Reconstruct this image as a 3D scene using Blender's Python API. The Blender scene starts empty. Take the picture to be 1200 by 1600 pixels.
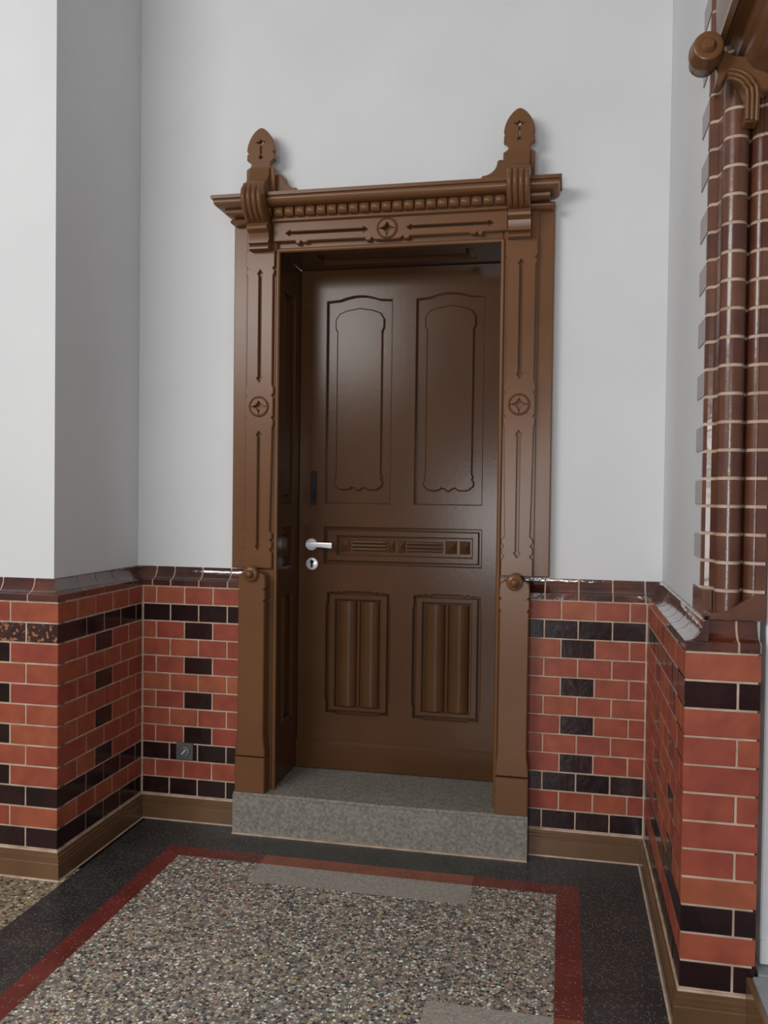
import bpy, bmesh, math, random
from mathutils import Vector, Matrix, noise
from mathutils.geometry import tessellate_polygon
random.seed(7)
C = bpy.context.scene.collection
SC = bpy.context.scene

# ------------------------------------------------------------------ camera, world, lights
cam_d = bpy.data.cameras.new('camera'); cam = bpy.data.objects.new('camera', cam_d); C.objects.link(cam)
cam_d.sensor_fit = 'VERTICAL'; cam_d.sensor_height = 24.0; cam_d.lens = 1347.40 / 1600 * 24.0
cam_d.clip_start = 0.05
CR = Vector((0.9789, 0.2040, 0.0127)); CF = Vector((-0.2038, 0.9788, -0.0201)).normalized()
CU = CR.cross(CF).normalized(); CR = CF.cross(CU).normalized()
CP = Vector((1.77862, -3.43624, 1.41110))
cam.matrix_world = Matrix(((CR.x, CU.x, -CF.x, CP.x), (CR.y, CU.y, -CF.y, CP.y), (CR.z, CU.z, -CF.z, CP.z), (0, 0, 0, 1)))
SC.camera = cam
w = bpy.data.worlds.new('world'); SC.world = w; w.use_nodes = True
w.node_tree.nodes['Background'].inputs[0].default_value = (0.93, 0.96, 1.0, 1)
w.node_tree.nodes['Background'].inputs[1].default_value = 0.30
def area(name, loc, target, sx, sy, power, col):
    l = bpy.data.lights.new(name, 'AREA'); l.shape = 'RECTANGLE'; l.size = sx; l.size_y = sy; l.energy = power; l.color = col
    o = bpy.data.objects.new(name, l); C.objects.link(o); o.location = loc
    o.rotation_euler = (Vector(target) - Vector(loc)).to_track_quat('-Z', 'Y').to_euler()
    return o
area('window_light', (-1.2, -4.7, 3.2), (1.1, 0, 1.0), 2.4, 1.1, 112, (1.0, 0.985, 0.96))
area('doorway_light', (1.15, -6.3, 1.10), (1.4, 0, 1.0), 1.0, 1.0, 58, (0.97, 0.985, 1.0))
area('camera_flash_light', (1.75, -3.6, 1.75), (1.2, 0, 1.3), 0.25, 0.15, 5, (1.0, 0.98, 0.96))  # weak flash-like light added beside the camera, no ceiling fixture
SC.view_settings.view_transform = 'Standard'; SC.view_settings.look = 'None'
SC.view_settings.gamma = 1.0; SC.view_settings.use_curve_mapping = False
SC.view_settings.exposure = -0.10

# ------------------------------------------------------------------ materials
def newmat(name, rough=.5, coat=0, spec=.5):
    m = bpy.data.materials.new(name); m.use_nodes = True
    nt = m.node_tree; b = nt.nodes['Principled BSDF']
    b.inputs['Roughness'].default_value = rough
    b.inputs['Coat Weight'].default_value = coat; b.inputs['Coat Roughness'].default_value = .08
    b.inputs['Specular IOR Level'].default_value = spec
    return m, nt, b
def N(nt, t, **k):
    n = nt.nodes.new(t)
    for a, v in k.items(): setattr(n, a, v)
    return n
def ramp(nt, stops, interp='LINEAR'):
    r = N(nt, 'ShaderNodeValToRGB'); r.color_ramp.interpolation = interp
    e = r.color_ramp.elements
    while len(e) < len(stops): e.new(.5)
    for i, (p, c) in enumerate(stops): e[i].position = p; e[i].color = (*c, 1)
    return r
def noisy(name, c1, c2, scale, rough=.5, coat=0, bump=0, bscale=None, detail=4, rnd=0, spec=.5, wcoord=True, rrange=None):
    """two-tone noise material; rnd mixes in a per-object tone"""
    m, nt, b = newmat(name, rough, coat, spec)
    g = N(nt, 'ShaderNodeNewGeometry')
    n = N(nt, 'ShaderNodeTexNoise'); n.inputs['Scale'].default_value = scale; n.inputs['Detail'].default_value = detail
    nt.links.new(g.outputs['Position'], n.inputs['Vector'])
    r = ramp(nt, [(.32, c1), (.68, c2)]); nt.links.new(n.outputs['Fac'], r.inputs[0])
    out = r.outputs[0]
    if rnd:
        oi = N(nt, 'ShaderNodeObjectInfo')
        mr = N(nt, 'ShaderNodeMapRange'); mr.inputs[3].default_value = 1 - rnd; mr.inputs[4].default_value = 1 + rnd
        nt.links.new(oi.outputs['Random'], mr.inputs[0])
        h = N(nt, 'ShaderNodeHueSaturation'); nt.links.new(mr.outputs[0], h.inputs['Value'])
        m2 = N(nt, 'ShaderNodeMath', operation='MULTIPLY_ADD'); m2.inputs[1].default_value = .014; m2.inputs[2].default_value = .493
        nt.links.new(oi.outputs['Random'], m2.inputs[0]); nt.links.new(m2.outputs[0], h.inputs['Hue'])
        nt.links.new(out, h.inputs['Color']); out = h.outputs[0]
    nt.links.new(out, b.inputs['Base Color'])
    if rrange:
        mr = N(nt, 'ShaderNodeMapRange'); mr.inputs[3].default_value = rrange[0]; mr.inputs[4].default_value = rrange[1]
        nt.links.new(n.outputs['Fac'], mr.inputs[0]); nt.links.new(mr.outputs[0], b.inputs['Roughness'])
    if bump:
        n2 = N(nt, 'ShaderNodeTexNoise'); n2.inputs['Scale'].default_value = bscale or scale; n2.inputs['Detail'].default_value = 3
        nt.links.new(g.outputs['Position'], n2.inputs['Vector'])
        bp = N(nt, 'ShaderNodeBump'); bp.inputs['Strength'].default_value = bump; bp.inputs['Distance'].default_value = .004
        nt.links.new(n2.outputs['Fac'], bp.inputs['Height']); nt.links.new(bp.outputs[0], b.inputs['Normal'])
        if coat: nt.links.new(bp.outputs[0], b.inputs['Coat Normal'])
    return m
M_PLASTER = noisy('white_plaster', (.695, .70, .71), (.735, .74, .75), 2.2, .9, bump=.12, bscale=40, spec=.2)
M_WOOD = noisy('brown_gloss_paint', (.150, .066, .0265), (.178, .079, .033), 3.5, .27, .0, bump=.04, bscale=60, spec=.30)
M_WOOD_SHADE = noisy('brown_gloss_paint_shaded', (.078, .0345, .0140), (.095, .0420, .0175), 3.5, .20, .0, bump=.04, bscale=50, spec=.24)  # darker copy of the casing paint: recess shade put into the colour
M_RED = noisy('red_glazed_brick', (.27, .062, .036), (.37, .090, .048), 14, .42, .06, bump=.2, bscale=35, rnd=.10, spec=.3)
M_BLACK = noisy('black_glazed_brick', (.017, .0065, .0075), (.032, .011, .011), 12, .18, .12, bump=.25, bscale=30, rnd=.25, spec=.35)
M_COVE = noisy('oxblood_glazed_tile', (.045, .014, .012), (.12, .030, .014), 9, .12, .9, bump=.3, bscale=25, rnd=.35)
M_MOULD = noisy('brown_glazed_moulded_brick', (.095, .033, .020), (.14, .052, .028), 11, .27, .25, bump=.2, bscale=30, rnd=.18)
M_JOINT = noisy('pale_mortar', (.42, .29, .21), (.60, .47, .37), 18, .9, spec=.2)
M_BASE = noisy('brown_baseboard_tile', (.125, .064, .027), (.175, .090, .040), 5, .28, .4, bump=.2, bscale=30)
M_STONE = noisy('worn_grey_stone', (.165, .150, .125), (.31, .282, .24), 85, .75, bump=.5, bscale=70, detail=8, spec=.3)
M_CHROME = noisy('satin_aluminium', (.84, .84, .87), (.90, .90, .92), 20, .28); M_CHROME.node_tree.nodes['Principled BSDF'].inputs['Metallic'].default_value = .25
M_STEEL = noisy('dull_grey_metal', (.16, .16, .16), (.22, .22, .22), 30, .35); M_STEEL.node_tree.nodes['Principled BSDF'].inputs['Metallic'].default_value = .6
M_DARK = noisy('black_iron', (.010, .010, .010), (.016, .014, .014), 30, .5, spec=.2)
M_WHITE = noisy('white_frame_paint', (.80, .82, .84), (.84, .86, .88), 3, .45)
M_GREYSTEP = noisy('grey_step_slab', (.24, .25, .27), (.30, .31, .33), 25, .5)
def speck(name, base, chip, amount, scale, rough=.35):
    m, nt, b = newmat(name, rough, .15)
    g = N(nt, 'ShaderNodeNewGeometry')
    v = N(nt, 'ShaderNodeTexVoronoi'); v.inputs['Scale'].default_value = scale; nt.links.new(g.outputs['Position'], v.inputs['Vector'])
    sp = N(nt, 'ShaderNodeSeparateColor'); nt.links.new(v.outputs['Color'], sp.inputs[0])
    th = N(nt, 'ShaderNodeMath', operation='LESS_THAN'); th.inputs[1].default_value = amount; nt.links.new(sp.outputs[0], th.inputs[0])
    d = N(nt, 'ShaderNodeMath', operation='LESS_THAN'); d.inputs[1].default_value = .42; nt.links.new(v.outputs['Distance'], d.inputs[0])
    mu = N(nt, 'ShaderNodeMath', operation='MULTIPLY'); nt.links.new(th.outputs[0], mu.inputs[0]); nt.links.new(d.outputs[0], mu.inputs[1])
    n = N(nt, 'ShaderNodeTexNoise'); n.inputs['Scale'].default_value = 7; n.inputs['Detail'].default_value = 6; nt.links.new(g.outputs['Position'], n.inputs['Vector'])
    r = ramp(nt, [(.3, tuple(x * .75 for x in base)), (.7, tuple(x * 1.25 for x in base))]); nt.links.new(n.outputs['Fac'], r.inputs[0])
    mx = N(nt, 'ShaderNodeMix', data_type='RGBA'); nt.links.new(mu.outputs[0], mx.inputs[0]); nt.links.new(r.outputs[0], mx.inputs[6]); mx.inputs[7].default_value = (*chip, 1)
    nt.links.new(mx.outputs[2], b.inputs['Base Color'])
    return m
M_BLKF = speck('black_terrazzo', (.036, .038, .038), (.16, .16, .15), .3, 170)
M_BLKL = speck('worn_black_terrazzo', (.044, .044, .040), (.12, .12, .11), .3, 170)
M_REDF = speck('red_terrazzo', (.155, .030, .024), (.32, .16, .13), .14, 150)
M_REDL = speck('orange_repaired_terrazzo', (.27, .080, .047), (.36, .2, .15), .15, 150)
def terrazzo(name, stops, scale, fillc, rough=.4):
    m, nt, b = newmat(name, rough, .1)
    g = N(nt, 'ShaderNodeNewGeometry')
    v = N(nt, 'ShaderNodeTexVoronoi'); v.inputs['Scale'].default_value = scale; nt.links.new(g.outputs['Position'], v.inputs['Vector'])
    e = N(nt, 'ShaderNodeTexVoronoi', feature='DISTANCE_TO_EDGE'); e.inputs['Scale'].default_value = scale; nt.links.new(g.outputs['Position'], e.inputs['Vector'])
    sp = N(nt, 'ShaderNodeSeparateColor'); nt.links.new(v.outputs['Color'], sp.inputs[0])
    r = ramp(nt, stops, 'CONSTANT'); nt.links.new(sp.outputs[0], r.inputs[0])
    ed = N(nt, 'ShaderNodeMath', operation='LESS_THAN'); ed.inputs[1].default_value = .10; nt.links.new(e.outputs['Distance'], ed.inputs[0])
    mx = N(nt, 'ShaderNodeMix', data_type='RGBA'); nt.links.new(ed.outputs[0], mx.inputs[0]); nt.links.new(r.outputs[0], mx.inputs[6]); mx.inputs[7].default_value = (*fillc, 1)
    nt.links.new(mx.outputs[2], b.inputs['Base Color'])
    return m
CH = [(0, (.032, .030, .030)), (.22, (.10, .09, .08)), (.36, (.22, .19, .16)), (.50, (.36, .33, .27)), (.66, (.50, .46, .38)), (.76, (.38, .28, .13)), (.83, (.32, .15, .12)), (.89, (.16, .19, .14)), (.93, (.68, .65, .56))]
M_TERR = terrazzo('multicolour_terrazzo', [(p, tuple(min(1, q * 1.6) for q in c)) for p, c in CH], 100, (.21, .195, .17))
M_TERW = terrazzo('warm_terrazzo', [(p, (c[0] * 1.15, c[1] * 1.05, c[2] * .8)) for p, c in CH], 85, (.26, .23, .16))
M_PATCH = terrazzo('fine_pale_terrazzo', [(0, (.27, .245, .21)), (.3, (.37, .34, .29)), (.6, (.44, .40, .35)), (.9, (.52, .48, .42))], 160, (.36, .33, .285))
def worn():
    m = noisy('chipped_black_glazed_brick', (.030, .010, .009), (.06, .018, .012), 12, .2, .6, bump=.5, bscale=30)
    nt = m.node_tree; b = nt.nodes['Principled BSDF']; src = b.inputs['Base Color'].links[0].from_socket
    g = N(nt, 'ShaderNodeNewGeometry'); n = N(nt, 'ShaderNodeTexNoise'); n.inputs['Scale'].default_value = 55; n.inputs['Detail'].default_value = 5
    nt.links.new(g.outputs['Position'], n.inputs['Vector'])
    r = ramp(nt, [(.54, (0, 0, 0)), (.62, (1, 1, 1))]); nt.links.new(n.outputs['Fac'], r.inputs[0])
    mx = N(nt, 'ShaderNodeMix', data_type='RGBA'); nt.links.new(r.outputs[0], mx.inputs[0]); nt.links.new(src, mx.inputs[6]); mx.inputs[7].default_value = (.42, .16, .06, 1)
    nt.links.new(mx.outputs[2], b.inputs['Base Color'])
    return m
M_WORN = worn()

# ------------------------------------------------------------------ helpers
WL = {}                                    # world location of every object built
def link(o, parent, loc):
    C.objects.link(o); loc = Vector(loc); WL[o.name] = loc
    if parent is not None:
        o.parent = parent; o.location = loc - WL[parent.name]
    else: o.location = loc
    return o
def empty(name, loc, label, cat, kind=None, group=None, parent=None):
    o = bpy.data.objects.new(name, None); o.empty_display_size = .05; link(o, parent, loc)
    return tag(o, label, cat, kind, group)
def tag(o, label=None, cat=None, kind=None, group=None):
    if label: o['label'] = label
    if cat: o['category'] = cat
    if kind: o['kind'] = kind
    if group: o['group'] = group
    return o
def mk(name, vf, mat, parent=None, smooth=None):
    """vf = (verts, faces) in world space -> one object with its origin at the foot of its box"""
    vs, fs = vf
    lo = [min(v[i] for v in vs) for i in range(3)]; hi = [max(v[i] for v in vs) for i in range(3)]
    o0 = Vector(((lo[0] + hi[0]) / 2, (lo[1] + hi[1]) / 2, lo[2]))
    me = bpy.data.meshes.new(name); me.from_pydata([Vector(v) - o0 for v in vs], [], fs)
    bm = bmesh.new(); bm.from_mesh(me); bmesh.ops.remove_doubles(bm, verts=bm.verts, dist=1e-6); bmesh.ops.recalc_face_normals(bm, faces=bm.faces); bm.to_mesh(me); bm.free()
    if smooth:
        for p in me.polygons: p.use_smooth = True
        me.set_sharp_from_angle(angle=math.radians(smooth))
    me.materials.append(mat)
    return link(bpy.data.objects.new(name, me), parent, o0)
def join(*parts):
    V, F = [], []
    for v, f in parts:
        n = len(V); V += list(v); F += [tuple(i + n for i in q) for q in f]
    return V, F
def box(x0, x1, y0, y1, z0, z1, c=0):
    if not c:
        v = [(x, y, z) for x in (x0, x1) for y in (y0, y1) for z in (z0, z1)]
        return v, [(0, 1, 3, 2), (4, 6, 7, 5), (0, 4, 5, 1), (2, 3, 7, 6), (0, 2, 6, 4), (1, 5, 7, 3)]
    bm = bmesh.new(); bmesh.ops.create_cube(bm, size=1)
    bmesh.ops.scale(bm, vec=(x1 - x0, y1 - y0, z1 - z0), verts=bm.verts)
    bmesh.ops.bevel(bm, geom=list(bm.edges), offset=c, segments=1, affect='EDGES')
    bmesh.ops.translate(bm, vec=((x0 + x1) / 2, (y0 + y1) / 2, (z0 + z1) / 2), verts=bm.verts)
    v = [tuple(a.co) for a in bm.verts]; bm.verts.index_update(); f = [tuple(a.index for a in q.verts) for q in bm.faces]; bm.free()
    return v, f
def area2(p): return sum(p[i][0] * p[(i + 1) % len(p)][1] - p[(i + 1) % len(p)][0] * p[i][1] for i in range(len(p))) / 2
def ccw(p, want=True): return p if (area2(p) > 0) == want else p[::-1]
def inset(p, e):
    n = len(p); out = []
    for i in range(n):
        a, b, c = Vector(p[i - 1]), Vector(p[i]), Vector(p[(i + 1) % n])
        d1 = (b - a).normalized(); d2 = (c - b).normalized()
        n1 = Vector((-d1.y, d1.x)); n2 = Vector((-d2.y, d2.x)); m = n1 + n2
        if m.length < .2: m = n1
        m.normalize(); k = e / max(.45, m.dot(n1)); out.append(tuple(b + m * k))
    return out
def plate(outer, y0, y1, holes=(), e=.003, plane='xz', back=False):
    """solid board; outline in XZ (front at y0, back y1) or XY (front = top z y0, bottom y1); chamfered front edges"""
    polys = [ccw(list(outer))] + [ccw(list(h), False) for h in holes]
    to = (lambda a, b, d: (a, d, b)) if plane == 'xz' else ((lambda a, b, d: (a, b, d)) if plane == 'xy' else (lambda a, b, d: (d, a, b)))
    s = 1 if y1 > y0 else -1
    V, F = [], []; rings = []
    for p in polys:
        n = len(p); q = inset(p, e) if e else p; st = len(V)
        V += [to(a, b, y0) for a, b in q] + [to(a, b, y0 + s * e) for a, b in p] + [to(a, b, y1) for a, b in p]
        for i in range(n):
            j = (i + 1) % n
            if e: F.append((st + i, st + j, st + n + j, st + n + i))
            F.append((st + n + i, st + n + j, st + 2 * n + j, st + 2 * n + i))
        rings.append((st, n, q, p))
    idx = [st + i for st, n, q, p in rings for i in range(n)]
    for t in tessellate_polygon([[Vector((a, b, 0)) for a, b in q] for st, n, q, p in rings]): F.append(tuple(idx[i] for i in t))
    if back:
        idx = [st + 2 * n + i for st, n, q, p in rings for i in range(n)]
        for t in tessellate_polygon([[Vector((a, b, 0)) for a, b in p] for st, n, q, p in rings]): F.append(tuple(idx[i] for i in t))
    if not e:   # drop the doubled front ring
        pass
    return V, F
def rect(x0, x1, z0, z1): return [(x0, z0), (x1, z0), (x1, z1), (x0, z1)]
def circ(cx, cz, r, n=20, a0=0, a1=2 * math.pi, rz=None):
    full = abs(a1 - a0 - 2 * math.pi) < 1e-6
    return [(cx + r * math.cos(a0 + (a1 - a0) * i / (n if full else n - 1)), cz + (rz or r) * math.sin(a0 + (a1 - a0) * i / (n if full else n - 1))) for i in range(n)]
def extr_x(prof, x0, x1):
    """prof: closed (y, z) outline extruded along x"""
    return plate(prof, x0, x1, e=0, plane='yz', back=True)
def sweep(prof, path, right=True, close=True, caps=True, trims=(0, 0)):
    """prof: (out, z) points, path: XY polyline, profile offset to the right of travel with mitres"""
    n = len(path); V = []; F = []; m = len(prof)
    P = [Vector(p) for p in path]
    for i in range(n):
        d1 = (P[i] - P[i - 1]).normalized() if i else (P[1] - P[0]).normalized()
        d2 = (P[i + 1] - P[i]).normalized() if i < n - 1 else d1
        n1 = Vector((d1.y, -d1.x)); n2 = Vector((d2.y, -d2.x)); mt = (n1 + n2).normalized(); k = 1 / max(.3, mt.dot(n1))
        for o, z in prof: V.append((P[i].x + mt.x * o * k, P[i].y + mt.y * o * k, z))
    for i in range(n - 1):
        for j in range(m if close else m - 1):
            a, b = i * m + j, i * m + (j + 1) % m
            F.append((a, b, b + m, a + m))
    if caps:
        for st in (0, (n - 1) * m):
            for t in tessellate_polygon([[Vector((a, b, 0)) for a, b in prof]]): F.append(tuple(st + q for q in t))
    return V, F
def lathe_y(cx, cz, prof, n=24, rz=1.0):
    """prof: (r, y) list, revolved about a Y axis"""
    V, F = [], []; m = len(prof)
    for i in range(n):
        a = 2 * math.pi * i / n
        for r, y in prof: V.append((cx + r * math.cos(a), y, cz + r * rz * math.sin(a)))
    for i in range(n):
        for j in range(m - 1):
            a, b = i * m + j, ((i + 1) % n) * m + j
            F.append((a, a + 1, b + 1, b))
    return V, F
def tube(pts, r, n=8, flat=1.0):
    V, F = [], []; P = [Vector(p) for p in pts]
    for i, p in enumerate(P):
        d = (P[min(i + 1, len(P) - 1)] - P[max(i - 1, 0)]).normalized()
        u = d.cross(Vector((0, 0, 1)) if abs(d.z) < .9 else Vector((0, 1, 0))).normalized(); v = u.cross(d)
        for k in range(n):
            a = 2 * math.pi * k / n; V.append(tuple(p + u * r * math.cos(a) + v * r * flat * math.sin(a)))
    for i in range(len(P) - 1):
        for k in range(n):
            a, b = i * n + k, i * n + (k + 1) % n; F.append((a, b, b + n, a + n))
    F.append(tuple(range(n))); F.append(tuple(range((len(P) - 1) * n, len(P) * n)))
    return V, F

# ------------------------------------------------------------------ measures
B = .1296; H = .075; W = 2.101; DL = .638; DR = 1.042; ZT = 1.0051; PL = .047; XR = 2.291
G = .0060                                   # joint width
XC = 1.0675                                 # door centre line
OX0, OX1, OZ = .605, 1.530, 2.415           # door opening
STEP = .172

# ------------------------------------------------------------------ floor
floor = mk('floor', box(-3.0, 4.0, -6.5, 1.2, -.08, -.012), M_BLKL)
tag(floor, 'terrazzo floor with black border, red band and multicolour field', 'floor', 'structure')
def inlay(name, pts, m, holes=(), label=None):
    return tag(mk(name, plate(pts, 0, -.012, holes, e=0, plane='xy'), m, floor), label)
X0, X1, X2, X3 = .035, .262, .337, 1.775; X4, X5 = 1.855, 2.10; YF = -6.4
inlay('black_border', [(X0, YF), (X1, YF), (X1, -.258), (.665, -.258), (.665, .05), (X0, .05)], M_BLKF)
inlay('black_border', [(.665, -.258), (1.475, -.258), (1.475, .05), (.665, .05)], M_BLKL, label='worn paler stretch of the black floor border before the doorstep')
inlay('black_border', [(1.475, -.258), (X4, -.258), (X4, -1.085), (X5, -1.085), (X5, .05), (1.475, .05)], M_BLKF)
inlay('black_border', [(X4, YF), (2.9, YF), (2.9, -1.085), (X4, -1.085)], M_BLKL)
inlay('red_band', [(X1, YF), (X2, YF), (X2, -.338), (.665, -.338), (.665, -.258), (X1, -.258)], M_REDF)
inlay('red_band', [(.665, -.338), (1.475, -.338), (1.475, -.258), (.665, -.258)], M_REDL, label='orange repaired stretch of the red band')
inlay('red_band', [(1.475, -.338), (X3, -.338), (X3, -1.078), (X4, -1.078), (X4, -.258), (1.475, -.258)], M_REDF)
inlay('red_band', [(X3, YF), (X4, YF), (X4, -1.078), (X3, -1.078)], M_REDL)
inlay('terrazzo_patch', [(.672, -.49), (1.475, -.49), (1.475, -.338), (.672, -.338)], M_PATCH, label='pale fine-grained repair strip in the terrazzo')
inlay('terrazzo_patch', [(1.425, -1.6), (X3, -1.6), (X3, -1.078), (1.425, -1.078)], M_PATCH)
inlay('terrazzo_field', [(X2, YF), (X3, YF), (X3, -1.6), (1.425, -1.6), (1.425, -1.078), (X3, -1.078), (X3, -.338), (1.475, -.338), (1.475, -.49), (.672, -.49), (.672, -.338), (X2, -.338)], M_TERR)
inlay('terrazzo_field', [(-3, YF), (X0, YF), (X0, -DL + .1), (-3, -DL + .1)], M_TERW, label='warm buff terrazzo of the neighbouring passage')

# ------------------------------------------------------------------ walls : plaster
ZC = 3.95
def wall(name, vf, label): return tag(mk(name, vf, M_PLASTER), label, 'wall', 'structure')
back = wall('wall_back', plate([(-.047, -.01), (OX0 - .03, -.01), (OX0 - .03, OZ + .03), (OX1 + .03, OZ + .03), (OX1 + .03, -.01), (W + PL + .0095, -.01), (W + PL + .0095, ZC), (-.047, ZC)], PL, .40, e=0),
            'white plaster back wall over red and black glazed brick dado, around the door')
left = wall('wall_left', box(-PL - .35, -PL, -DL + PL + .0061, PL + .3, -.01, ZC), 'shaded white plaster side wall of the niche left of the door, over brick dado')
lfront = wall('wall_front_left', box(-3.0, -PL, -DL + PL, -DL + PL + .006, -.01, ZC), 'bright white plaster pier face at the left edge, over orange-red brick dado')
right = wall('wall_right', box(W + PL + .010, W + PL + .13, -.884, PL + .35, -.01, ZC), 'white plaster side wall of the niche right of the door, over brick dado')
rfront = wall('wall_front_right', box(W + PL + .012, 2.298, -.884, -.80, -.01, ZC), 'narrow glazed brick pier face beside the white door frame')
far = wall('wall_back_lobby', box(.3, 1.9, 1.25, 1.35, -.01, 2.6), 'plaster wall hidden behind the closed door')
bpy.data.objects.remove(far)
ceil = tag(mk('ceiling', box(-3, 3.2, -6.0, .5, ZC, ZC + .1), M_PLASTER), 'white plaster ceiling', 'ceiling', 'structure')

# ------------------------------------------------------------------ dado : bricks
MESH = {}
def brick(parent, x0, x1, y0, y1, z0, z1, mat, name='brick'):
    jit = random.uniform(-.0005, .0009)
    key = (round(x1 - x0, 4), round(y1 - y0, 4), round(z1 - z0, 4), mat.name)
    loc = Vector(((x0 + x1) / 2, (y0 + y1) / 2, z0))
    if key not in MESH:
        v, f = box(-(x1 - x0) / 2, (x1 - x0) / 2, -(y1 - y0) / 2, (y1 - y0) / 2, 0, z1 - z0, .0018)
        me = bpy.data.meshes.new('brick'); me.from_pydata(v, [], f); me.materials.append(mat); MESH[key] = me
    o = bpy.data.objects.new(name, MESH[key])
    d = {'b': (0, -jit), 'l': (jit, 0), 'r': (-jit, 0)}[FACE]
    return link(o, parent, loc + Vector((d[0], d[1], 0)))
def rowz(n):                                 # n = 1..12, top and bottom of the brick itself
    t = ZT - (n - 1) * H; return t - H + G / 2, t - G / 2
def mat_of(n, seg, acc, front=False):
    if n in (2, 10, 12): return M_WORN if (front and n == 2) else M_BLACK
    if n in (3, 5, 7, 9) and acc: return M_BLACK
    return M_RED
TH = .03
def run_back(parent, a, b, xa, sgn, lo, hi):
    """bricks on a y = const face; a..b in headers from corner xa"""
def face_x(parent, corner, sgn, yf, offs, nmax, lo, hi, accs, front=False):
    """row bricks along x on a face at y = yf looking to -y; corner = x of the corner, joints at offs(n)+k headers"""
    global FACE; FACE = 'b'
    for n in range(1, 13):
        z0, z1 = rowz(n); js = offs(n)
        for k in range(len(js) - 1):
            a, b = js[k] * B, js[k + 1] * B
            xa, xb = sorted((corner + sgn * a, corner + sgn * b))
            xa, xb = max(xa, lo), min(xb, hi)
            if xb - xa < .02: continue
            g0 = G / 2 if xa > lo else 0; g1 = G / 2 if xb < hi else 0
            brick(parent, xa + g0, xb - g1, yf, yf + TH, z0, z1, mat_of(n, None, js[k] in accs, front))
def ser(a, n, s=1.0):
    return [0.0] + ([a] if a else []) + [a + s * i for i in range(1, n)]
odd = lambda n: n % 2 == 1
# back wall, left and right of the door
face_x(back, 0, 1, 0, lambda n: ser(.5, 5) if odd(n) else ser(0, 6), 0, G, .60, {1.5})
face_x(back, W, -1, 0, lambda n: ser(.5, 6) if odd(n) else ser(0, 7), 0, 1.545, W - G, {1.5})
def face_y(parent, xf, sgn, face, offs, accs, y_end):
    global FACE; FACE = face
    for n in range(1, 13):
        z0, z1 = rowz(n); js = offs(n)
        for k in range(len(js) - 1):
            ya, yb = -js[k + 1] * B, -js[k] * B
            ya = max(ya, y_end)
            if yb - ya < .01: continue
            xa, xb = sorted((xf, xf - sgn * TH))
            brick(parent, xa, xb, ya + G / 2, yb - G / 2, z0, z1, mat_of(n, None, js[k] in accs))
# left side wall: corner bricks belong to the front face, so stop where they begin
nl = DL / B
face_y(left, 0, 1, 'l', lambda n: [0] + [nl - k for k in range(4, 0, -1)] if odd(n) else [0] + [nl - 1.5 - k for k in range(3, -1, -1)], {nl - 3}, -10)
# left front: corner bricks + run
def front_left():
    global FACE; FACE = 'b'
    for n in range(1, 13):
        z0, z1 = rowz(n); a = 1.5 if odd(n) else 1.0; s = 1.0 if odd(n) else 1.5
        cb = brick(lfront, -a * B + G / 2, 0, -DL, -DL + s * B - G / 2, z0, z1, mat_of(n, None, False, True))
        if n == 2:
            cb.data.materials.append(M_BLACK)
            for q in cb.data.polygons: q.material_index = 1 if abs(q.normal.y) < .8 else 0
        for k in range(11):
            x1 = -(a + k) * B
            brick(lfront, x1 - B + G / 2, x1 - G / 2, -DL, -DL + TH, z0, z1, mat_of(n, None, k % 4 == 0, True))
front_left()
# right side wall
nr = DR / B
face_y(right, W, -1, 'r', lambda n: ([0, .5, 1.5, 2.5, 3.5, 4.5, 5.5, 6.5, 7.5] if odd(n) else [0, 1, 2, 3, 4, 5, 6, 7]), {2.5, 5.5}, -10)
def front_right():
    global FACE; FACE = 'b'
    for n in range(1, 13):
        z0, z1 = rowz(n)
        if odd(n): brick(rfront, W, XR, -DR, -7.5 * B - G / 2, z0, z1, mat_of(n, None, False))
        else:
            brick(rfront, W, W + 1.03 * B - G / 2, -DR, -7 * B - G / 2, z0, z1, mat_of(n, None, False))
            brick(rfront, W + 1.03 * B + G / 2, XR, -DR, -DR + .14, z0, z1, mat_of(n, None, False))
front_right()
# mortar beds
e = .0022
mk('mortar', box(-.02, .60, e, PL + .002, .09, ZT + .003), M_JOINT, back)
mk('mortar', box(1.545, W + .02, e, PL + .002, .09, ZT + .003), M_JOINT, back)
mk('mortar', box(-PL - .002, -e, -DL + .02, PL, .09, ZT + .003), M_JOINT, left)
mk('mortar', box(-2.9, -e, -DL + e, -DL + PL + .002, .09, ZT + .003), M_JOINT, lfront)
mk('mortar', box(W + e, W + PL + .002, -DR + .02, PL, .09, ZT + .003), M_JOINT, right)
mk('mortar', box(W + e, XR - .008, -DR + e, -.88, .0, ZT + .003), M_JOINT, rfront)

# ------------------------------------------------------------------ cove tiles
def covep(d=0.0):
    """(out, z): out measured from the brick plane, negative = towards the plaster"""
    p = [(-d, ZT + .003), (-d, 1.032)]
    for i in range(9):
        a = math.pi / 2 * i / 8
        p.append((-d - .002 - .043 * math.sin(a), 1.034 + .052 * (1 - math.cos(a))))
    p += [(-PL - .004, 1.090 - d), (-PL - .012, 1.090 - d), (-PL - .012, ZT + .003)]
    return p
def cove_run(parent, pts, cuts, closed_corner=None):
    pass
def path_pts(path, s0, s1):
    """cut a polyline between two arc lengths"""
    out = []; s = 0; P = [Vector(p) for p in path]
    for i in range(len(P) - 1):
        L = (P[i + 1] - P[i]).length; a, b = max(s0, s), min(s1, s + L)
        if a < b:
            if not out: out.append(P[i] + (P[i + 1] - P[i]) * ((a - s) / L))
            out.append(P[i] + (P[i + 1] - P[i]) * ((b - s) / L))
        s += L
    return [tuple(p) for p in out]
PATH_L = [(-1.56, -DL), (0, -DL), (0, 0), (.60, 0)]
PATH_R = [(1.545, 0), (W, 0), (W, -DR), (XR, -DR)]
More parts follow.
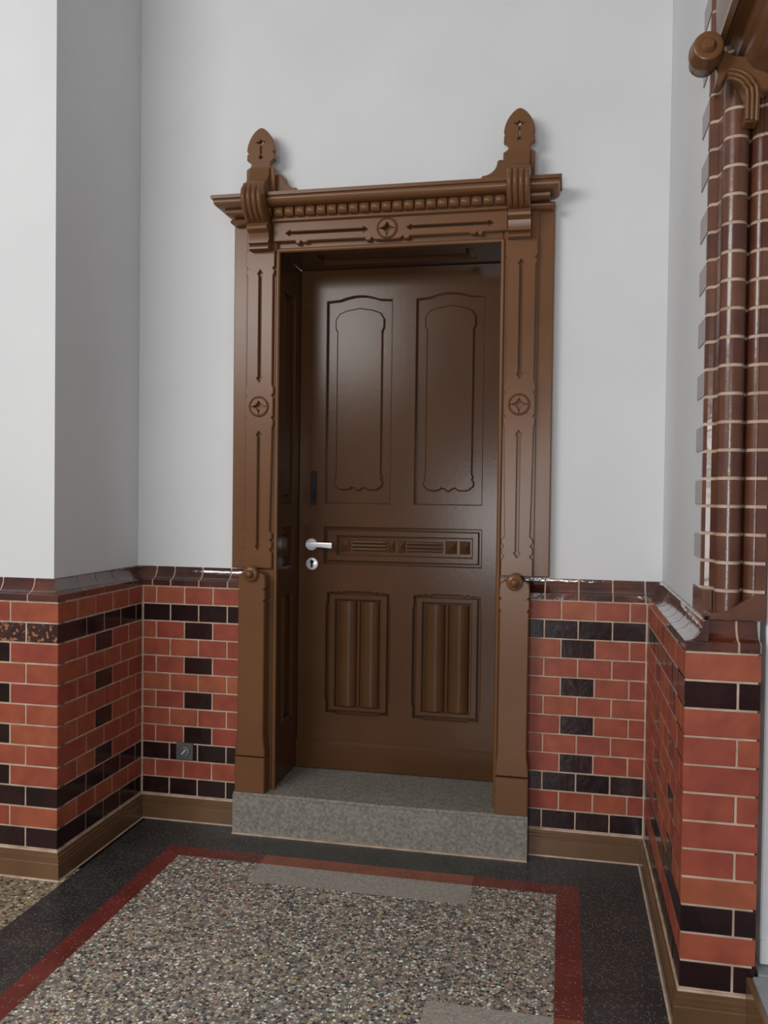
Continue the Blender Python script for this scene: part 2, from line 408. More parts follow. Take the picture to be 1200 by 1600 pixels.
def cove(path, joints, owner):
    for a, b in zip(joints[:-1], joints[1:]):
        pts = path_pts(path, a + G / 2, b - G / 2)
        mid = path_pts(path, a, (a + b) / 2)[-1]
        mk('cove_tile', sweep(covep(), pts), M_COVE, owner(mid), smooth=40)
    mk('cove_mortar', sweep([(o - .0, z) for o, z in covep(.0022)], path_pts(path, joints[0], joints[-1])), M_JOINT, owner((99, 99)), smooth=40)
sL = [1.56 - .125 - B * k for k in range(11, -1, -1)] + [1.56 + 1.5 * B, 1.56 + 2.5 * B, 1.56 + 3.5 * B, 1.56 + DL - .35 * B, 1.56 + DL + .35 * B, 1.56 + DL + B, 1.56 + DL + 2 * B, 1.56 + DL + 3 * B, 1.56 + DL + .598]
def ownL(p): return back if p == (99, 99) or (p[1] > -.01) else (left if p[0] > -.01 else lfront)
cove(PATH_L, sL, ownL)
base = W - 1.545
sR = [0.001] + [base - k * B for k in (3, 2, 1)] + [base - .06 * B, base + .45 * B] + [base + .45 * B + k * B for k in range(1, 7)] + [base + DR - .012, base + DR + B * 1.03, base + DR + .189]
def ownR(p): return back if p == (99, 99) or (p[1] > -.01) else (right if p[0] < W + .01 and p[1] > -DR + .01 else rfront)
cove(PATH_R, sR, ownR)

# ------------------------------------------------------------------ baseboards
def basep(h=.098, g=.0):
    return [(-.02, 0), (.016, 0), (.016, .060), (.0135, .063), (.0135, .0665), (.0155, .068), (.0155, .0735), (.011, .076), (.011, .079), (.013, .0805), (.013, .086), (.008, .089), (.008, h), (-.02, h)]
def basebd(name, path, label, parent=None):
    o = tag(mk(name, sweep(basep(), path), M_BASE), label, 'baseboard', 'structure')
    mk('caulk_line', sweep([(.012, 0), (.0215, 0), (.0165, .0045), (.012, .0045)], path), M_JOINT, o)
    mk('mortar_line', sweep([(-.01, .096), (.0045, .096), (.0025, .104), (-.01, .104)], path), M_JOINT, o)
    return o
basebd('baseboard_left', [(-1.56, -DL), (0, -DL), (0, 0), (.452, 0)], 'brown grooved baseboard around the left pier and niche, left of the doorstep')
basebd('baseboard_right', [(1.664, 0), (W, 0), (W, -DR), (2.268, -DR)], 'brown grooved baseboard right of the doorstep, around the right pier')

# ------------------------------------------------------------------ doorstep
def stone(x0, x1, y0, y1, z1):
    V, F = box(x0, x1, y0, y1, 0, z1)
    bm = bmesh.new(); vs = [bm.verts.new(v) for v in V]
    for f in F: bm.faces.new([vs[i] for i in f])
    bmesh.ops.bevel(bm, geom=[q for q in bm.edges if all(v.co.z > z1 - .001 and v.co.y < y0 + .001 for v in q.verts)], offset=.010, segments=3, affect='EDGES')
    bmesh.ops.triangulate(bm, faces=bm.faces)
    for it in range(5): bmesh.ops.subdivide_edges(bm, edges=[q for q in bm.edges if q.calc_length() > .045], cuts=1); bmesh.ops.triangulate(bm, faces=bm.faces)
    for v in bm.verts:
        if v.co.z > .02 and v.co.y < y1 - .002:
            k = noise.noise(Vector((v.co.x * 6, v.co.y * 6, v.co.z * 6)))
            if v.co.z < z1 - .012: v.co.y += .003 * k
            else: v.co.z += (.002 * k - .0035 * math.exp(-((v.co.x - XC) / .25) ** 2)) * min(1, (y1 - v.co.y) / .06)
    bm.verts.index_update(); r = ([tuple(v.co) for v in bm.verts], [tuple(v.index for v in f.verts) for f in bm.faces]); bm.free(); return r
stp = mk('doorstep', stone(.455, 1.662, -.087, -.001, STEP), M_STONE, smooth=35)
tag(stp, 'long worn grey stone doorstep under the brown carved door', 'step')
mk('caulk_line', box(.455, 1.662, -.094, -.084, 0, .006), M_JOINT, stp)

# ------------------------------------------------------------------ door casing
casing = empty('trim_1', (XC, 0, STEP), 'ornate carved brown wooden door casing with cornice, brackets and two finials', 'door casing', 'structure')
XL, XRR = .533, 1.602                       # pilaster axes
mk('threshold', box(.582, 1.553, -.001, .36, .0, STEP), M_STONE, casing)
# flat boards on the plaster
def stair_edge(s):                           # outer board, lower end stepped over the dado
    o = XC + s * .66; i = XC + s * .4625
    return [(o, 1.094), (o, 2.56), (i, 2.56), (i, 1.094)]
for s in (-1, 1): mk('backing_board', plate(stair_edge(s), .0, PL + .002, e=.004), M_WOOD, casing)
mk('backing_board', plate(rect(OX0, OX1, OZ, 2.60), .0, PL + .002, e=.004), M_WOOD, casing)
for s, ax in ((-1, XL), (1, XRR)): # lower backing down to the step
    i = OX0 if s < 0 else OX1
    mk('backing_board', plate(rect(min(i, ax - s * .0), max(i, ax), STEP - .002, 1.094), -.012, .12, e=.004), M_WOOD, casing)
    # grounds board under the upper pilaster
    mk('pilaster_ground', plate(rect(ax - .066, ax + .066, 1.09, 2.56), -.012, .0, e=.003), M_WOOD, casing)
    mk('casing_bead', tube([(i - s * -.0, -.010, STEP), (i, -.010, OZ)], .0095, 8), M_WOOD, casing, smooth=50)
mk('casing_bead', tube([(OX0, -.010, OZ), (OX1, -.010, OZ)], .0095, 8), M_WOOD, casing, smooth=50)

def arrow_slot(cx, z0, z1, w=.0055, d=.011, horizontal=False):
    p = [(cx - w, z0 + .022), (cx - d, z0 + .016), (cx, z0), (cx + d, z0 + .016), (cx + w, z0 + .022), (cx + w, z1 - .022), (cx + d, z1 - .016), (cx, z1), (cx - d, z1 - .016), (cx - w, z1 - .022)]
    return [(b, a) for a, b in p] if horizontal else p
def star(cx, cz, r, k=.30, n=5):
    pts = []
    for q in range(4):
        a = math.pi / 2 * q; b = a + math.pi / 2
        p0 = Vector((math.cos(a), math.sin(a))) * r; p2 = Vector((math.cos(b), math.sin(b))) * r
        p1 = Vector((math.cos((a + b) / 2), math.sin((a + b) / 2))) * r * .12
        for i in range(n):
            t = i / n; v = p0 * (1 - t) ** 2 + p1 * 2 * t * (1 - t) + p2 * t * t; pts.append((cx + v.x, cz + v.y))
    return pts
def side_profile(cx, prof):
    """prof: list of (z, halfwidth) from the top down"""
    return [(cx - h, z) for z, h in prof] + [(cx + h, z) for z, h in prof[::-1]]
UP = [(2.415, .062), (2.350, .062), (2.340, .054), (2.335, .061), (2.322, .061), (2.310, .0555), (1.860, .0555), (1.848, .062), (1.825, .062), (1.816, .054), (1.807, .062), (1.796, .060), (1.77, .0615), (1.744, .060),
      (1.733, .062), (1.724, .054), (1.715, .062), (1.695, .062), (1.683, .0575), (1.45, .054), (1.252, .050), (1.245, .060), (1.226, .062), (1.216, .052), (1.206, .061), (1.186, .061), (1.176, .051), (1.162, .062), (1.098, .062)]
def rosette(parent, cx, cz, y):
    r = mk('rosette', join(plate(circ(cx, cz, .036, 28), y - .004, y + .004, [star(cx, cz, .034)], e=.0015)), M_WOOD, parent)
    mk('rim', lathe_y(cx, cz, [(.036, y + .002), (.037, y - .005), (.040, y - .007), (.043, y - .004), (.0435, y + .002)], 28), M_WOOD, r, smooth=50)
    return r
YP = -.030
for ax in (XL, XRR):
    p = mk('pilaster', plate(side_profile(ax, UP), YP, -.012, [arrow_slot(ax, 1.872, 2.335), arrow_slot(ax, 1.172, 1.668)] + [star(ax, 1.77, .030)], e=.003), M_WOOD, casing)
    rosette(p, ax, 1.770, YP)
# lower pilasters
LO = [(1.085, .020), (1.083, .042), (1.072, .056), (1.045, .0590), (1.022, .0590), (1.014, .052), (1.006, .0590), (.975, .0590), (.966, .052), (.956, .0575), (.93, .0565), (.42, .0565), (.395, .058), (.345, .064), (.322, .064)]
for ax in (XL - .008, XRR - .004):
    p = mk('lower_pilaster', plate(side_profile(ax, LO), -.078, -.010, e=.004), M_WOOD, casing)
    mk('plinth', plate(rect(ax - .0645, ax + .0645, STEP + .0005, .318), -.082, -.010, e=.004), M_WOOD, p)
    mk('knob', lathe_y(ax, 1.079, [(0, -.118), (.008, -.1165), (.0145, -.111), (.0165, -.104), (.0165, -.099), (.022, -.0965), (.029, -.0955), (.032, -.091), (.032, -.078), (.030, -.07)], 28), M_WOOD, p, smooth=50)
# frieze
FX0, FX1 = XL + .055, XRR - .055
def frieze_outline():
    lo = 2.436; pts = [(FX0, 2.53), (FX0, lo + .012)]
    def bumps(xs):
        for x, dz in xs: pts.append((x, lo + dz))
    def half(s):
        return [(s * .385, .012), (s * .381, .0), (s * .366, .0), (s * .362, .012), (s * .352, .004), (s * .335, .004), (s * .330, .010), (s * .092, .010), (s * .087, .0), (s * .070, .0), (s * .064, .011), (s * .052, .002), (s * .022, .0)]
    L = [(XC + x, d) for x, d in half(-1)]; R = [(XC + x, d) for x, d in half(1)][::-1]
    bumps(L + R); pts.append((FX1, lo + .012)); pts.append((FX1, 2.53))
    return pts
fr = mk('frieze', plate(frieze_outline(), YP, -.0, [arrow_slot(2.480, XC - .425, XC - .080, horizontal=True), arrow_slot(2.480, XC + .080, XC + .425, horizontal=True), star(XC, 2.480, .030)], e=.003), M_WOOD, casing)
rosette(fr, XC, 2.480, YP)
# bead course, dentils, cornice
mk('bead_course', extr_x([(.0, 2.522), (-.040, 2.524), (-.046, 2.528), (-.046, 2.534), (-.042, 2.537), (.0, 2.54)], FX0, FX1), M_WOOD, casing, smooth=50)
for s in (-1, 1):
    x0, x1 = sorted((XC + s * .560, XC + s * .618))
    pts = [(x0, -.0), (x1, -.0)]
    mk('bead_course', sweep([(-.01, 2.520), (.030, 2.522), (.042, 2.529), (.044, 2.537), (.038, 2.545), (.025, 2.55), (-.01, 2.55)], ([(x0, .03), (x0, 0), (x1 + .0, 0)] if s < 0 else [(x0, 0), (x1, 0), (x1, .03)])), M_WOOD, casing, smooth=50)
dn = 21; dx0, dx1 = .597, 1.541; pitch = (dx1 - dx0) / dn
def dentil_mesh():
    V, F = [], []; nx = 5; nz = 9; w = pitch * .40
    for i in range(nx):
        u = -1 + 2 * i / (nx - 1)
        for j in range(nz):
            t = -math.pi / 2 + math.pi * j / (nz - 1)
            V.append((u * w, -(.012 + .022 * math.cos(t) * (1 - .25 * u * u)), .020 * math.sin(t) * (1 - .06 * u * u)))
    for i in range(nx - 1):
        for j in range(nz - 1): a = i * nz + j; F.append((a, a + 1, a + nz + 1, a + nz))
    n = len(V)
    ring = [(-w, .0, -.020), (w, .0, -.020), (w, .0, .020), (-w, .0, .020)]
    V += ring; F.append((n, n + 3, *[j for j in range(nz - 1, -1, -1)])); F.append((n + 1, *[(nx - 1) * nz + j for j in range(nz)], n + 2))
    F.append((n, *[i * nz for i in range(nx)], n + 1)); F.append((n + 3, n + 2, *[i * nz + nz - 1 for i in range(nx - 1, -1, -1)]))
    return V, F
dm = None
for k in range(dn):
    x = dx0 + pitch * (k + .5)
    if dm is None:
        v, f = dentil_mesh(); dm = bpy.data.meshes.new('dentil'); dm.from_pydata(v, [], f); dm.materials.append(M_WOOD)
        bm = bmesh.new(); bm.from_mesh(dm); bmesh.ops.recalc_face_normals(bm, faces=bm.faces); bm.to_mesh(dm); bm.free()
        for p in dm.polygons: p.use_smooth = True
        dm.set_sharp_from_angle(angle=math.radians(45))
    link(bpy.data.objects.new('dentil', dm), casing, (x, -.036, 2.561))
mk('dentil_board', box(dx0, dx1, -.038, .0, 2.538, 2.588), M_WOOD, casing)
cp = [(-.03, 2.552), (.035, 2.552), (.050, 2.556), (.060, 2.565), (.062, 2.574), (.058, 2.580), (.066, 2.5805), (.078, 2.5825), (.088, 2.587), (.094, 2.594), (.0965, 2.602), (.097, 2.609), (.0955, 2.6125), (.1045, 2.6140), (.1050, 2.627), (.098, 2.630), (-.03, 2.640)]
cx0, cx1 = XC - .600, XC + .600
cpm = [(o, z) if z > 2.583 else (max(o - .02, -.03), z) for o, z in cp]
cpm = [(-.03, 2.579), (.058, 2.580)] + cp[6:]
mk('cornice', sweep(cpm, [(cx0 + .10, 0), (cx1 - .10, 0)]), M_WOOD, casing, smooth=35)
mk('cornice_end', sweep(cp, [(cx0 + .02 - .04, PL), (cx0 + .02 - .04, -.0), (cx0 + .12, -.0)]), M_WOOD, casing, smooth=35)
mk('cornice_end', sweep(cp, [(cx1 - .12, -.0), (cx1 - .02 + .0, -.0), (cx1 - .02 + .0, PL)]), M_WOOD, casing, smooth=35)

# fluted consoles over the pilasters
def console(cx, w=.088):
    prof = [(-.03, 2.668), (-.10, 2.664), (-.125, 2.660), (-.128, 2.650), (-.136, 2.648), (-.150, 2.642), (-.160, 2.628), (-.165, 2.610), (-.164, 2.590), (-.158, 2.570), (-.147, 2.552), (-.132, 2.536), (-.115, 2.524), (-.098, 2.517), (-.085, 2.515), (-.03, 2.515)]
    P = [Vector(p) for p in prof]; nx = 41; V, F = [], []; m = len(P)
    for i in range(nx):
        u = i / (nx - 1); rib = .0095 * (abs(math.sin(math.pi * u * 4)) ** .6 - 1)
        for j, p in enumerate(P):
            k = 0 if j < 4 or j > m - 3 else 1
            d = (P[min(j + 1, m - 1)] - P[max(j - 1, 0)]).normalized(); nrm = Vector((d.y, -d.x))
            if nrm.x > 0 or (abs(nrm.x) < .1 and p.y > 2.6 and nrm.y < 0): nrm = -nrm
            q = p + nrm * rib * k; V.append((cx - w / 2 + w * u, q.x, q.y))
    for i in range(nx - 1):
        for j in range(m): a = i * m + j; b = i * m + (j + 1) % m; F.append((a, b, b + m, a + m))
    for st in (0, (nx - 1) * m):
        for t in tessellate_polygon([[Vector((p.x, p.y, 0)) for p in P]]): F.append(tuple(st + q for q in t))
    return V, F
def console_block(cx, w=.086):
    pr = [(-.02, 2.516), (-.075, 2.516), (-.078, 2.508), (-.088, 2.504), (-.094, 2.496), (-.092, 2.486), (-.080, 2.480), (-.070, 2.474), (-.066, 2.460), (-.064, 2.446), (-.074, 2.442), (-.074, 2.434), (-.056, 2.430), (-.060, 2.424), (-.072, 2.418), (-.072, 2.410), (-.02, 2.408)]
    return extr_x(pr, cx - w / 2, cx + w / 2)
def fin_outline(cx):
    R = [(0, 2.912), (.012, 2.908), (.027, 2.896), (.040, 2.880), (.050, 2.862), (.057, 2.842), (.060, 2.824), (.0585, 2.816), (.052, 2.811), (.059, 2.805), (.060, 2.782), (.052, 2.778), (.044, 2.770), (.040, 2.762), (.044, 2.754), (.052, 2.748), (.061, 2.743), (.061, 2.61)]
    return [(cx - x, z) for x, z in R[:0:-1]] + [(cx, 2.912)] + [(cx + x, z) for x, z in R[1:]]
def fin(cx, s):
    f = mk('finial', plate(fin_outline(cx), -.045, -.018, [circ(cx, 2.792, .0075, 12), [(cx - .0025, 2.806), (cx + .0025, 2.806), (cx + .002, 2.836), (cx - .002, 2.836)],
           [(cx - .020, 2.853), (cx - .004, 2.846), (cx, 2.842), (cx + .004, 2.846), (cx + .020, 2.853), (cx + .006, 2.856), (cx, 2.864), (cx - .006, 2.856)]], e=.003, back=True), M_WOOD, casing)
    mk('finial_back', plate(fin_outline(cx)[2:-2], -.019, .046, e=0, back=True) if False else plate([(cx - .058, 2.61), (cx + .058, 2.61), (cx + .058, 2.80), (cx + .04, 2.88), (cx, 2.90), (cx - .04, 2.88), (cx - .058, 2.80)] if False else
       [(cx - .055, 2.61), (cx + .055, 2.61), (cx + .055, 2.74), (cx + .036, 2.755), (cx - .036, 2.755), (cx - .055, 2.74)], -.018, .046, e=0, back=True), M_WOOD, f)
    w0 = cx - s * .05; pts = [(w0, 2.61), (w0, 2.728), (cx - s * .080, 2.728)]
    c = (cx - s * .150, 2.728)
    for i in range(9):
        a = i / 8 * math.pi / 2
        pts.append((cx - s * (.086 + .052 * (1 - math.cos(a)) * 1.1), 2.722 - .052 * math.sin(a)))
    pts += [(cx - s * .150, 2.662), (cx - s * .150, 2.61)]
    mk('wing', plate(pts, -.015, .040, e=.003, back=True), M_WOOD, f)
    rs = [(-.03, 2.64), (-.110, 2.64), (-.108, 2.668), (-.100, 2.676), (-.080, 2.686), (-.062, 2.712), (-.056, 2.745), (-.03, 2.752)]
    mk('riser_block', extr_x(rs, cx - .041, cx + .041), M_WOOD, f)
for s, ax in ((-1, XL + .003), (1, XRR - .010)):
    mk('console', console(ax), M_WOOD, casing, smooth=30)
    mk('console_block', console_block(ax + .002), M_WOOD, casing, smooth=30)
    fin(ax - .0 if s < 0 else ax - .004, s)

# jambs and soffit of the reveal, with the same panelling as the leaf
PZ = [(.43, .97), (1.10, 1.262), (1.37, 2.27)]
YD = .30
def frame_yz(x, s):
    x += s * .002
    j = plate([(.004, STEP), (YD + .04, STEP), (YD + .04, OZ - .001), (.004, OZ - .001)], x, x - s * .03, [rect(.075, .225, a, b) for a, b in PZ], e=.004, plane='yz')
    o = mk('jamb', j, M_WOOD_SHADE, casing)
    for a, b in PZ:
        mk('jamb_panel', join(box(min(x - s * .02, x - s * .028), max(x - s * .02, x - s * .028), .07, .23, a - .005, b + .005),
                              plate(rect(.10, .20, a + .028, b - .028), x - s * .010, x - s * .021, e=.009, plane='yz')), M_WOOD_SHADE, o)
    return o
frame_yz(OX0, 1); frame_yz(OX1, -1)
sf = mk('soffit', plate([(OX0 + .001, .004), (OX1 - .001, .004), (OX1 - .001, YD + .04), (OX0 + .001, YD + .04)], OZ - .002, OZ + .03, [rect(.735, 1.40, .07, .225)], e=.004, plane='xy'), M_WOOD_SHADE, casing)
mk('soffit_panel', join(box(.73, 1.405, .065, .23, OZ + .02, OZ + .028), plate(rect(.762, 1.373, .095, .20), OZ + .010, OZ + .021, e=.008, plane='xy')), M_WOOD_SHADE, sf)

# ------------------------------------------------------------------ door leaf
door = empty('door_1', (XC, YD, STEP), 'brown painted panelled wooden door with lever handle, set deep in the casing', 'door', 'structure')
LX0, LX1, LZ0, LZ1 = OX0 + .002, OX1 - .002, STEP + .006, OZ - .003
UPP = [(.732, 1.025), (1.137, 1.430)]
def ogee_rect(x0, x1, z0, z1):
    c = (x0 + x1) / 2; k = (x1 - x0) / 2
    return [(x0, z0), (x1, z0), (x1, z1), (c + k * .62, z1 + .004), (c + k * .40, z1 + .014), (c + k * .16, z1 + .021), (c, z1 + .022), (c - k * .16, z1 + .021), (c - k * .40, z1 + .014), (c - k * .62, z1 + .004), (x0, z1)]
LOWZ = (.428, .972); LOWX = [(.745, 1.028), (1.142, 1.430)]
def low_open(x0, x1, z0, z1):                # nicked corners like the carved originals
    return [(x0, z0), (x0 + .04, z0), (x0 + .05, z0 - .006), (x1 - .05, z0 - .006), (x1 - .04, z0), (x1, z0), (x1, z0 + .05), (x1 + .005, z0 + .06), (x1 + .005, z1 - .06), (x1, z1 - .05), (x1, z1 - .006),
            (x1 - .03, z1), (x1 - .038, z1 - .006), (x1 - .052, z1 + .003), (x1 - .066, z1 - .004), (x1 - .08, z1 + .003), (x0 + .08, z1 + .003), (x0 + .066, z1 - .004), (x0 + .052, z1 + .003), (x0 + .038, z1 - .006), (x0 + .03, z1), (x0, z1 - .006),
            (x0, z1 - .05), (x0 - .005, z1 - .06), (x0 - .005, z0 + .06), (x0, z0 + .05)]
MID = (.728, 1.432, 1.100, 1.262)
holes = [ogee_rect(a, b, 1.372, 2.268) for a, b in UPP] + [rect(*MID)] + [low_open(a, b, *LOWZ) for a, b in LOWX]
leaf = mk('leaf_frame', plate(rect(LX0, LX1, LZ0, LZ1), YD, YD + .03, holes, e=.004), M_WOOD_SHADE, door)
def shaped_field(x0, x1, z0, z1, flip=False):
    """raised field: three lobes at the foot, shouldered arch at the head"""
    c = (x0 + x1) / 2; k = (x1 - x0) / 2; p = []
    p += [(x0, z1 - .10), (x0, z0 + .075), (x0 - .006, z0 + .065), (x0 - .001, z0 + .052), (x0 - .010, z0 + .040), (x0 - .006, z0 + .020)]
    p += [(c - k * .62 + .034 * math.cos(a), z0 + .012 - .012 * math.sin(a)) for a in [math.pi * (1 - i / 6) for i in range(7)]]
    p += [(c + .016 * math.cos(a), z0 + .008 - .010 * math.sin(a)) for a in [math.pi * (1 - i / 4) for i in range(5)]]
    p += [(c + k * .62 + .034 * math.cos(a), z0 + .012 - .012 * math.sin(a)) for a in [math.pi * (1 - i / 6) for i in range(7)]]
    p += [(x1 + .006, z0 + .020), (x1 + .010, z0 + .040), (x1 + .001, z0 + .052), (x1 + .006, z0 + .065), (x1, z0 + .075), (x1, z1 - .10), (x1 + .008, z1 - .085), (x1 + .008, z1 - .045), (x1 - .010, z1 - .018), (x1 - .045, z1 - .004)]
    p += [(c + .03, z1), (c, z1 + .006), (c - .03, z1), (x0 + .045, z1 - .004), (x0 + .010, z1 - .018), (x0 - .008, z1 - .045), (x0 - .008, z1 - .085)]
    return p
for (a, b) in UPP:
    pn = mk('panel', box(a - .006, b + .006, YD + .020, YD + .032, 1.365, 2.308), M_WOOD_SHADE, door)
    mk('raised_field', plate(shaped_field(a + .042, b - .042, 1.428, 2.235), YD + .008, YD + .021, e=.006), M_WOOD_SHADE, pn)
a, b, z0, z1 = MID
pn = mk('panel', join(box(a - .006, b + .006, YD + .024, YD + .032, z0 - .006, z1 + .006), plate(rect(a + .010, b - .010, z0 + .010, z1 - .010), YD + .006, YD + .025, [rect(.789, 1.391, 1.141, 1.222)], e=.005)), M_WOOD_SHADE, door)
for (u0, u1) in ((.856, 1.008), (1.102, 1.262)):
    for zc_ in (1.166, 1.182, 1.198): mk('reed', tube([(u0, YD + .021, zc_), (u1, YD + .021, zc_)], .0075, 10), M_WOOD_SHADE, pn, smooth=50)
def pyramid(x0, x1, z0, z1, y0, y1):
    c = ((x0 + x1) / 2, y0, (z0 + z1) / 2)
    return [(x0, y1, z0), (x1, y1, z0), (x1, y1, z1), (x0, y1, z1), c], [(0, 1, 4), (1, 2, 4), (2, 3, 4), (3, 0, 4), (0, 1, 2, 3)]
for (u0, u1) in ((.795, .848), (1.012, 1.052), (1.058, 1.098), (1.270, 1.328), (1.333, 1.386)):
    mk('carved_diamond', pyramid(u0, u1, 1.150, 1.214, YD + .008, YD + .026), M_WOOD_SHADE, pn)
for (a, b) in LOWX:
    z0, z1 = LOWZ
    pn = mk('panel', join(box(a - .012, b + .012, YD + .026, YD + .032, z0 - .012, z1 + .008), plate(rect(a + .008, b - .008, z0 + .008, z1 - .010), YD + .006, YD + .027, [rect(a + .037, b - .037, z0 + .028, z1 - .034)], e=.004)), M_WOOD_SHADE, door)
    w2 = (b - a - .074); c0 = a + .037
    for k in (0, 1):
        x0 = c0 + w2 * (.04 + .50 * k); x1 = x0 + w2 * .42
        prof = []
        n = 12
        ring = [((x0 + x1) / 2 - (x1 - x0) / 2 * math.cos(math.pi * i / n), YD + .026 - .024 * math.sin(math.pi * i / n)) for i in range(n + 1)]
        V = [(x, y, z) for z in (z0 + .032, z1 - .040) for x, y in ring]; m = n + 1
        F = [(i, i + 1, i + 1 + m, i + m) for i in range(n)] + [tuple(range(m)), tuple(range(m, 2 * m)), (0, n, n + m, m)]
        mk('reed', (V, F), M_WOOD_SHADE, pn, smooth=50)
    mk('reed', tube([((a + b) / 2 + .001, YD + .024, z0 + .034), ((a + b) / 2 + .001, YD + .024, z1 - .042)], .0065, 8), M_WOOD_SHADE, pn, smooth=50)
mk('kick_board', extr_x([(YD + .01, LZ0), (YD - .012, LZ0), (YD - .012, .290), (YD - .003, .302), (YD + .01, .302)], LX0 + .001, LX1 - .001), M_WOOD_SHADE, door)
# door furniture
hx = .670; yy = YD
h = mk('lever_handle', join(lathe_y(hx, 1.183, [(.0, yy - .010), (.0245, yy - .010), (.0275, yy - .007), (.0275, yy + .001)], 32), lathe_y(hx, 1.183, [(.0, yy - .044), (.0095, yy - .042), (.0105, yy - .030), (.0105, yy - .009)], 16)), M_CHROME, door, smooth=45)
tag(h, 'silver lever handle with round rose')
V, F = [], []
st = [(-.012, .0105, 0), (.010, .0115, 0), (.03, .0105, .0015), (.055, .0110, .0015), (.080, .0122, .0), (.104, .0128, -.001), (.106, .0118, -.001)]
for dx, hh, dz in st:
    for (ay, az) in ((-.006, -1), (-.008, 0), (-.006, 1), (.006, 1), (.006, -1)): V.append((hx + dx, yy - .045 + ay, 1.183 + dz + az * hh * .92))
for i in range(len(st) - 1):
    for k in range(5): p0 = i * 5 + k; p1 = i * 5 + (k + 1) % 5; F.append((p0, p1, p1 + 5, p0 + 5))
F += [tuple(range(5)), tuple(range((len(st) - 1) * 5, len(st) * 5))]
mk('lever', (V, F), M_CHROME, h, smooth=35)
kp = mk('keyhole_plate', lathe_y(hx + .003, 1.096, [(.0, yy - .006), (.024, yy - .006), (.0275, yy - .004), (.0275, yy + .001)], 32), M_CHROME, door, smooth=45)
tag(kp, 'round silver keyhole plate')
kx = hx + .003
mk('keyhole', plate([(kx - .0045, 1.080), (kx + .0045, 1.080), (kx + .0042, 1.099)] + circ(kx, 1.105, .0085, 14, -math.pi / 3.2, math.pi + math.pi / 3.2) + [(kx - .0042, 1.099)], yy - .0072, yy - .004, e=.0), M_DARK, kp)
lp = mk('lock_plate', join(plate([(.664, 1.362), (.690, 1.362), (.690, 1.512), (.664, 1.512)], yy - .004, yy + .001, e=.002)), M_DARK, door)
tag(lp, 'narrow black metal lock plate above the lever')
mk('slide_knob', box(.671, .683, yy - .013, yy - .003, 1.39, 1.425, .002), M_DARK, lp)

# ------------------------------------------------------------------ wall socket
sk = mk('wall_socket', plate([(.168, .262), (.238, .262), (.242, .266), (.242, .331), (.238, .335), (.168, .335), (.164, .331), (.164, .266)], -.010, .004, e=.004), M_STEEL)
tag(sk, 'small square grey metal key switch on the black brick band left of the door', 'switch')
mk('dial', lathe_y(.203, .2985, [(0, -.017), (.020, -.017), (.026, -.0155), (.0285, -.010), (.0285, -.006)], 28), M_STEEL, sk, smooth=40)
mk('key_slot', plate([(.193, .290), (.196, .287), (.213, .307), (.210, .310)], -.0185, -.016, e=.0), M_CHROME, sk)

# ------------------------------------------------------------------ moulded brick jamb of the neighbouring doorway
col = empty('brick_door_jamb', (2.22, -.95, 1.094), 'tall jamb of moulded brown glazed bricks with rounded shaft beside the white door frame', 'brick jamb')
def prof_col(y_wall):
    p = [(W + PL + .004, y_wall), (W + PL - .003, y_wall - .001), (W + PL - .003, -.905), (W + PL + .006, -.915), (W + PL + .018, -.917), (W + PL + .022, -.930)]
    cx, cy, r = 2.2045, -.965, .034
    p += [(cx + r * math.cos(a), cy + r * math.sin(a)) for a in [math.pi * (.86 + (1.98 - .86) * i / 12) for i in range(13)]]
    p += [(2.2405, -.952), (2.243, -.950)]
    p += [(2.243 + .024 * (1 - math.cos(a)), -.955 - .040 * math.sin(a)) for a in [math.pi / 2 * i / 6 for i in range(7)]]
    p += [(2.269, -1.000), (2.297, -1.000), (2.297, -.885), (2.24, -.885), (W + PL + .03, -.885)]
    if y_wall > -.884: p += [(W + PL + .004, -.884)]
    return [(x + .010, y) for x, y in p]
def col_piece(yw, z0, z1, sc=0):
    p = prof_col(yw)
    return plate(p, z1, z0, e=0, plane='xy', back=True)
ztop0 = 1.090; cm = {}
for k in range(0, 34):
    z0 = ztop0 + k * .0754 + .0045; z1 = ztop0 + (k + 1) * .0754 - .0045
    if z1 > 3.6: break
    if k == 0:   # the shaft rises out of a sloping square block
        blk = plate([(2.168, z0 - .006), (2.308, z0 - .006), (2.308, z0 + .064), (2.272, z0 + .060), (2.215, z0 + .020), (2.168, z0 + .010)], -1.003, -.886, e=0, back=True)
        cor = box(W + PL + .006, 2.180, -.945, -.775, z0 - .006, z1)
        shaft = plate(prof_col(-.899), z1, z0 + .005, e=0, plane='xy', back=True)
        mk('stop_brick', join(blk, cor, shaft), M_MOULD, col, smooth=30)
        continue
    yw = -.775 if k % 2 == 0 else -.888
    if k % 2 not in cm:
        o = mk('moulded_brick', col_piece(yw, z0, z1), M_MOULD, col, smooth=30); cm[k % 2] = (o, z0)
    else:
        s0, zz = cm[k % 2]; o = bpy.data.objects.new('moulded_brick', s0.data); wl = WL[s0.name].copy(); wl.z += z0 - zz; link(o, col, wl)
pm = inset(ccw(prof_col(-.899)), .0025)
mk('mortar', plate(pm, 3.6, ztop0 - .003, e=0, plane='xy', back=True), M_JOINT, col, smooth=30)

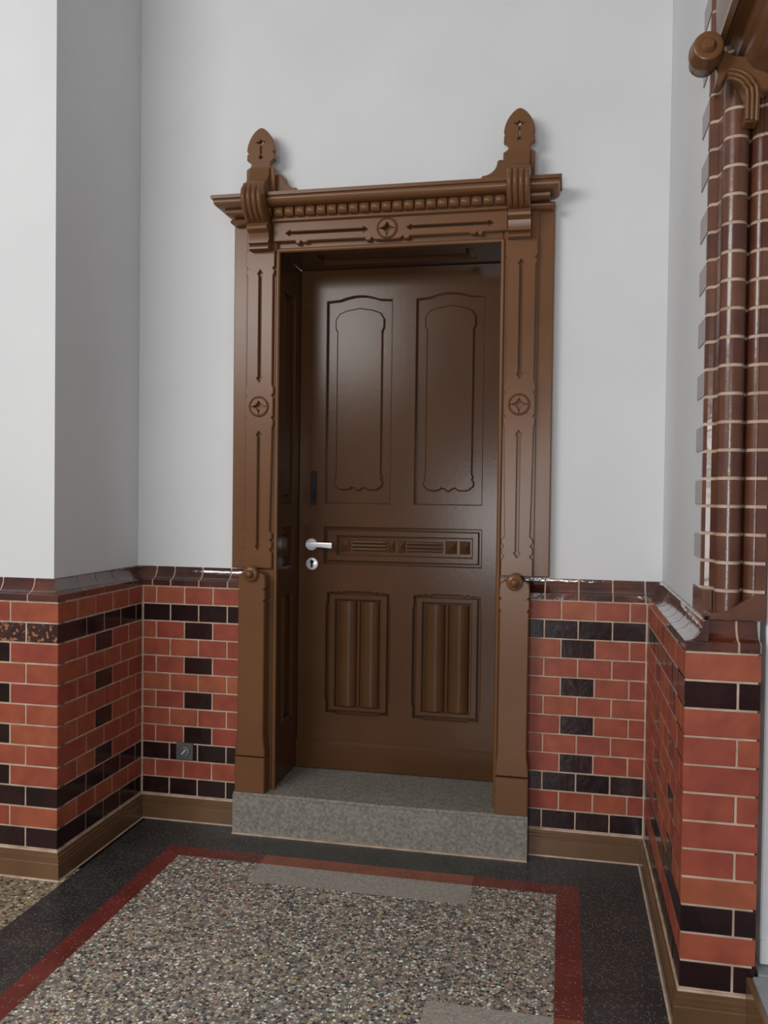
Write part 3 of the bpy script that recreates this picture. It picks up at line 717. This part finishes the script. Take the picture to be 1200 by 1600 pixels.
# ------------------------------------------------------------------ neighbouring doorway: white frame, step, hood
wf = tag(mk('trim_2', join(box(2.314, 2.90, -.985, -.90, .166, 2.95, .004)), M_WHITE), 'white painted door frame at the right edge behind the brick pier', 'door frame', 'structure')
mk('frame_foot', box(2.3135, 2.905, -.991, -.90, .1655, .232, .003), M_WHITE, wf)
st2 = mk('stone_step', box(2.284, 3.2, -2.3, -DR + .0, 0, .160, .004), M_GREYSTEP); tag(st2, 'smooth grey step slab at the lower right corner before the white frame', 'step')
mk('step_cheek', box(2.268, 2.285, -2.3, -DR - .001, 0, .157, .003), M_BASE, st2)
mk('threshold', box(2.300, 2.9, -DR, -.90, 0, .164, .003), M_GREYSTEP, st2)

hood = empty('door_hood_bracket', (2.25, -1.03, 2.385), 'carved brown wooden door-hood bracket with round knob at top right, above the brick jamb', 'bracket')
hp = [(2.152, 2.78), (2.150, 2.70), (2.152, 2.640), (2.156, 2.622), (2.150, 2.590), (2.163, 2.586), (2.172, 2.600), (2.186, 2.603), (2.198, 2.592), (2.204, 2.570), (2.217, 2.562), (2.222, 2.540), (2.240, 2.520), (2.285, 2.500), (2.45, 2.495), (2.45, 2.78)]
mk('moulded_beam', plate(hp, -1.012, -1.60, e=0, back=True), M_WOOD, hood, smooth=35)
mk('knob', lathe_y(2.120, 2.563, [(0, -1.118), (.012, -1.117), (.017, -1.110), (.020, -1.104), (.030, -1.106), (.036, -1.103), (.0395, -1.092), (.0395, -1.075), (.043, -1.068), (.043, -1.050), (.036, -1.035), (.036, -1.005)], 28), M_WOOD, hood, smooth=45)
mk('scroll_leg', plate([(2.140, 2.600), (2.165, 2.575), (2.190, 2.560), (2.300, 2.540), (2.300, 2.470), (2.256, 2.460), (2.252, 2.385), (2.222, 2.385), (2.226, 2.440), (2.214, 2.480), (2.196, 2.502), (2.176, 2.512), (2.160, 2.484), (2.146, 2.486), (2.152, 2.510), (2.152, 2.545)], -1.050, -1.004, e=.004, back=True), M_WOOD, hood)
for i in range(3):
    r = .050 + .011 * i; c = (2.176, 2.450 - .002 * i)
    mk('flute', tube([(c[0] + r * math.sin(a), -1.052 - .004 * i, c[1] + r * math.cos(a)) for a in [math.pi / 2 * k / 9 for k in range(10)]] + [(c[0] + r, -1.052, c[1] - .06)], .0058, 8), M_WOOD, hood, smooth=50)
